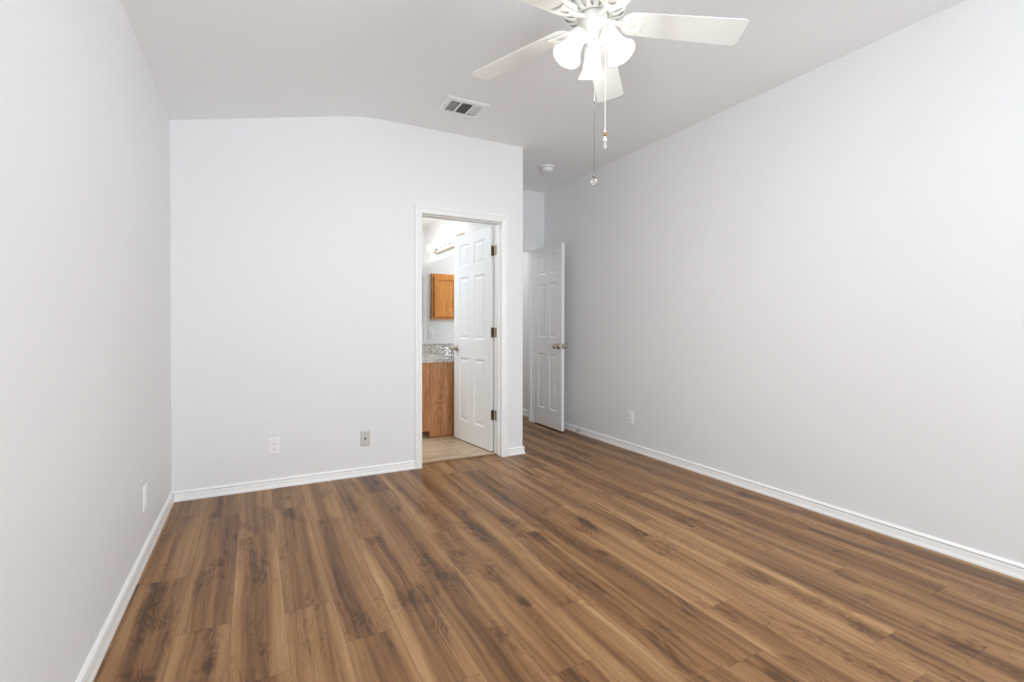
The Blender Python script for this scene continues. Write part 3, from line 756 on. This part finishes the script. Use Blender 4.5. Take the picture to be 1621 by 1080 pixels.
bm = bm_(); lathe(bm, [(0, 1.937), (.006, 1.935), (.0085, 1.931), (.005, 1.926), (.005, 1.922), (.008, 1.918), (.008, 1.915), (.004, 1.910), (.003, 1.907), (.0035, 1.904), (0, 1.901)], Matrix.Translation((cx_, cy_, 0)), 12); obj('finial', bm, M['chrome'], pc, None, 40)

# ------------------------------------------------------------------ bathroom: vanity
VX0, VX1, VY0, VY1, VH = 1.487, XW-.006, 4.748, YF-.004, .767
t = thing('vanity_cabinet', ((VX0+VX1)/2, (VY0+VY1)/2, .003), 'oak bathroom vanity cabinet under the granite counter', 'cabinet')
bm = bm_()
poly = [(VX0, .074), (VX0, VH), (VX1, VH), (VX1, .003), (VX0+.084, .003), (VX0+.084, .074)]
mside = Matrix(((1, 0, 0, 0), (0, 0, 1, 0), (0, 1, 0, 0), (0, 0, 0, 1)))
prism(bm, poly, VY0, VY0+.018, mside); obj('side_panel', bm, M['oak_brown'], t)
bm = bm_(); prism(bm, poly, VY1-.018, VY1, mside); obj('side_panel', bm, M['oak_brown'], t)
bm = bm_(); box(bm, VX0+.094, VX0+.108, VY0+.018, VY1-.018, .003, .074); obj('toe_kick', bm, M['oak_dark'], t)
bm = bm_(); bbox(bm, 1.693, VX1, VY0-.004, VY0, .020, VH-.001, .001, 1); obj('filler_strip', bm, M['oak_brown'], t)
bm = bm_(); bbox(bm, VX0+.084, VX1, VY0-.010, VY0-.0005, .003, .020, .002, 1); obj('base_trim', bm, M['oak_dark'], t)
bm = bm_(); box(bm, VX0, VX0+.018, VY0+.018, VY1-.018, .074, .11)
box(bm, VX0, VX0+.018, VY0+.018, VY1-.018, VH-.03, VH); ym = (VY0+VY1)/2
for yy in (VY0+.018, ym-.02, VY1-.058): box(bm, VX0, VX0+.018, yy, yy+.04, .11, VH-.03)
box(bm, VX0+.018, VX1, VY0+.018, VY1-.018, .074, .090)
obj('face_frame', bm, M['oak_brown'], t)
for ya_, yb_ in ((VY0+.03, ym-.008), (ym+.008, VY1-.03)):
    bm = bm_(); bbox(bm, VX0-.018, VX0-.0005, ya_, yb_, .095, VH-.20, .003, 1)
    bbox(bm, VX0-.022, VX0-.016, ya_+.06, yb_-.06, .155, VH-.26, .004, 1); dd = obj('door', bm, M['oak_brown'], t)
    bm = bm_(); lathe(bm, [(0, 0), (.006, 0), (.005, .012), (.013, .020), (.012, .027), (0, .03)], axis((VX0-.018, yb_-.035 if ya_ < ym-.1 else ya_+.035, VH-.25), (-1, 0, 0)), 18); obj('knob', bm, M['nickel'], dd, None, 40)
    bm = bm_(); bbox(bm, VX0-.018, VX0-.0005, ya_, yb_, VH-.18, VH-.025, .003, 1); obj('drawer_front', bm, M['oak_brown'], t)
# counter with sink cutout
CX0, CX1, CY0, CY1, CZ0, CZ1 = 1.462, XW-.005, 4.735, YF-.003, .768, .802
SX, SY, SA, SB = 1.700, 5.30, .165, .215
t = thing('countertop', ((CX0+CX1)/2, CY0, CZ0), 'speckled grey granite counter on the oak vanity', 'countertop')
bm = bm_(); NSEG = 64; OUT, INN = [], []
for i in range(NSEG):
    a = 2*PI*i/NSEG; c, s = math.cos(a), math.sin(a)
    INN.append((SX+SA*c, SY+SB*s))
    k = min([((CX1 if c > 0 else CX0)-SX)/c if abs(c) > 1e-6 else 9e9, ((CY1 if s > 0 else CY0)-SY)/s if abs(s) > 1e-6 else 9e9]); OUT.append([SX+k*c, SY+k*s])
for cxx in (CX0, CX1):
    for cyy in (CY0, CY1):
        q = min(range(NSEG), key=lambda i: (OUT[i][0]-cxx)**2+(OUT[i][1]-cyy)**2); OUT[q] = [cxx, cyy]
o0 = [bm.verts.new((*q, CZ0)) for q in OUT]; o1 = [bm.verts.new((*q, CZ1)) for q in OUT]; n0 = [bm.verts.new((*q, CZ0)) for q in INN]; n1 = [bm.verts.new((*q, CZ1)) for q in INN]
for i in range(NSEG):
    j = (i+1) % NSEG
    bm.faces.new((o1[i], o1[j], n1[j], n1[i])); bm.faces.new((o0[j], o0[i], n0[i], n0[j])); bm.faces.new((o0[i], o0[j], o1[j], o1[i])); bm.faces.new((n0[j], n0[i], n1[i], n1[j]))
obj('slab', bm, M['granite'], t)
bm = bm_(); bbox(bm, XW-.024, XW-.005, CY0+.01, YF-.0225, CZ1, .904, .0015, 1); tag(obj('backsplash', bm, M['granite'], None, (XW-.0145, 5.46, CZ1)), 'long granite backsplash under the bathroom mirror', 'backsplash')
bm = bm_(); bbox(bm, CX0+.012, XW-.005, YF-.022, YF-.003, CZ1, .904, .0015, 1); tag(obj('side_splash', bm, M['granite'], None, (1.74, YF-.0125, CZ1)), 'short granite side splash at the far end of the vanity counter', 'backsplash')
bm = bm_(); pr = [(1.0, .7675), (.97, .72), (.85, .665), (.55, .640), (.12, .634)]
R = [[bm.verts.new((SX+SA*k*1.02*math.cos(2*PI*i/40), SY+SB*k*1.02*math.sin(2*PI*i/40), z)) for i in range(40)] for k, z in pr]
for a, b in zip(R, R[1:]):
    for i in range(40): bm.faces.new((a[i], a[(i+1) % 40], b[(i+1) % 40], b[i]))
bm.faces.new(R[-1]); so = obj('sink', bm, M['sink'], None, (SX, SY, .634), 50); tag(so, 'white oval basin set under the granite counter', 'sink')
md = so.modifiers.new('thick', 'SOLIDIFY'); md.thickness = .004
# faucet
fxp, fyp = 1.905, 5.085
t = thing('faucet', (fxp, fyp, CZ1), 'chrome two handle faucet on the granite counter', 'faucet')
bm = bm_(); bbox(bm, fxp-.026, fxp+.024, fyp-.085, fyp+.085, CZ1, CZ1+.018, .008, 3); obj('base_plate', bm, M['chrome'], t, None, 50)
bm = bm_(); tube(bm, [(fxp, fyp, CZ1+.015), (fxp-.002, fyp, CZ1+.060), (fxp-.030, fyp, CZ1+.088), (fxp-.075, fyp, CZ1+.084), (fxp-.108, fyp, CZ1+.064)], [.016, .015, .014, .012, .011], 16); obj('spout', bm, M['chrome'], t, None, 60)
for s in (-1, 1):
    yy = fyp+s*.058
    bm = bm_(); lathe(bm, [(0, 0), (.020, 0), (.016, .010), (.012, .020), (.013, .026), (.021, .032), (.023, .042), (.020, .052), (.010, .056), (0, .056)], Matrix.Translation((fxp, yy, CZ1+.015)), 20)
    tube(bm, [(fxp, yy, CZ1+.062), (fxp-.012, yy+s*.018, CZ1+.066), (fxp-.022, yy+s*.042, CZ1+.070)], [.007, .006, .008], 10); obj('handle', bm, M['chrome'], t, None, 60)

# mirror
bm = bm_(); box(bm, XW-.009, XW-.0045, 4.76, YF-.013, .9055, 1.946); mo = obj('wall_mirror', bm, M['mirror_edge'], None, (XW-.0045, 5.47, .9055)); tag(mo, 'large frameless mirror on the bathroom wall above the granite splash', 'mirror')
bm = bm_(); box(bm, XW-.0096, XW-.0091, 4.763, YF-.016, .9085, 1.943); obj('mirror_glass', bm, M['mirror'], mo)

# vanity light bar
BY0, BY1, BZ0, BZ1 = 4.870, 5.780, 2.030, 2.135
t = thing('vanity_light', (XW-.004, (BY0+BY1)/2, (BZ0+BZ1)/2), 'bar light with a row of lit globe bulbs above the bathroom mirror', 'vanity light')
bm = bm_(); bbox(bm, XW-.046, XW-.0042, BY0, BY1, BZ0, BZ1, .004, 2); obj('light_bar', bm, M['brass'], t)
bm = bm_(); bbox(bm, XW-.049, XW-.0455, BY0+.008, BY1-.008, BZ0+.012, BZ1-.004, .001, 1); o = obj('bar_face', bm, M['chrome'], t); o['label'] = 'mirror-bright chrome face'
for k in range(6):
    yy = (BY0+BY1)/2+(k-2.5)*.150; zz = 2.086
    bm = bm_(); lathe(bm, [(0, 0), (.024, 0), (.024, .006), (.018, .010), (.0175, .030), (0, .030)], axis((XW-.048, yy, zz), (-1, 0, 0)), 20); obj('lamp_socket', bm, M['bronze'], t, None, 40)
    bm = bm_(); bmesh.ops.create_uvsphere(bm, u_segments=24, v_segments=14, radius=.040, matrix=Matrix.Translation((XW-.117, yy, zz)))
    lathe(bm, [(0, .026), (.0135, .026), (.0150, .036), (.022, .042), (0, .042)], axis((XW-.048, yy, zz), (-1, 0, 0)), 20); obj('globe_bulb', bm, M['globe'], t, None, 60)

# medicine cabinet (seen in the mirror)
KX0, KX1, KZ0, KZ1 = 1.545, 1.925, 1.229, 1.829
t = thing('medicine_cabinet', ((KX0+KX1)/2, YF, KZ0), 'orange oak medicine cabinet on the bathroom end wall, seen in the mirror', 'cabinet')
bm = bm_(); box(bm, KX0, KX1, YF-.030, YF-.0005, KZ0, KZ1); obj('frame', bm, M['oak'], t)
bm = bm_(); a, b, c, d_ = KX0+.030, KX1-.030, KZ0+.030, KZ1-.030; q = .052
bbox(bm, a, a+q, YF-.050, YF-.0305, c, d_, .002, 1); bbox(bm, b-q, b, YF-.050, YF-.0305, c, d_, .002, 1)
bbox(bm, a+q, b-q, YF-.050, YF-.0305, c, c+q, .002, 1); bbox(bm, a+q, b-q, YF-.050, YF-.0305, d_-q, d_, .002, 1)
dr = obj('door', bm, M['oak'], t)
bm = bm_(); box(bm, a+q, b-q, YF-.040, YF-.0305, c+q, d_-q); obj('door_panel', bm, M['oak'], dr)
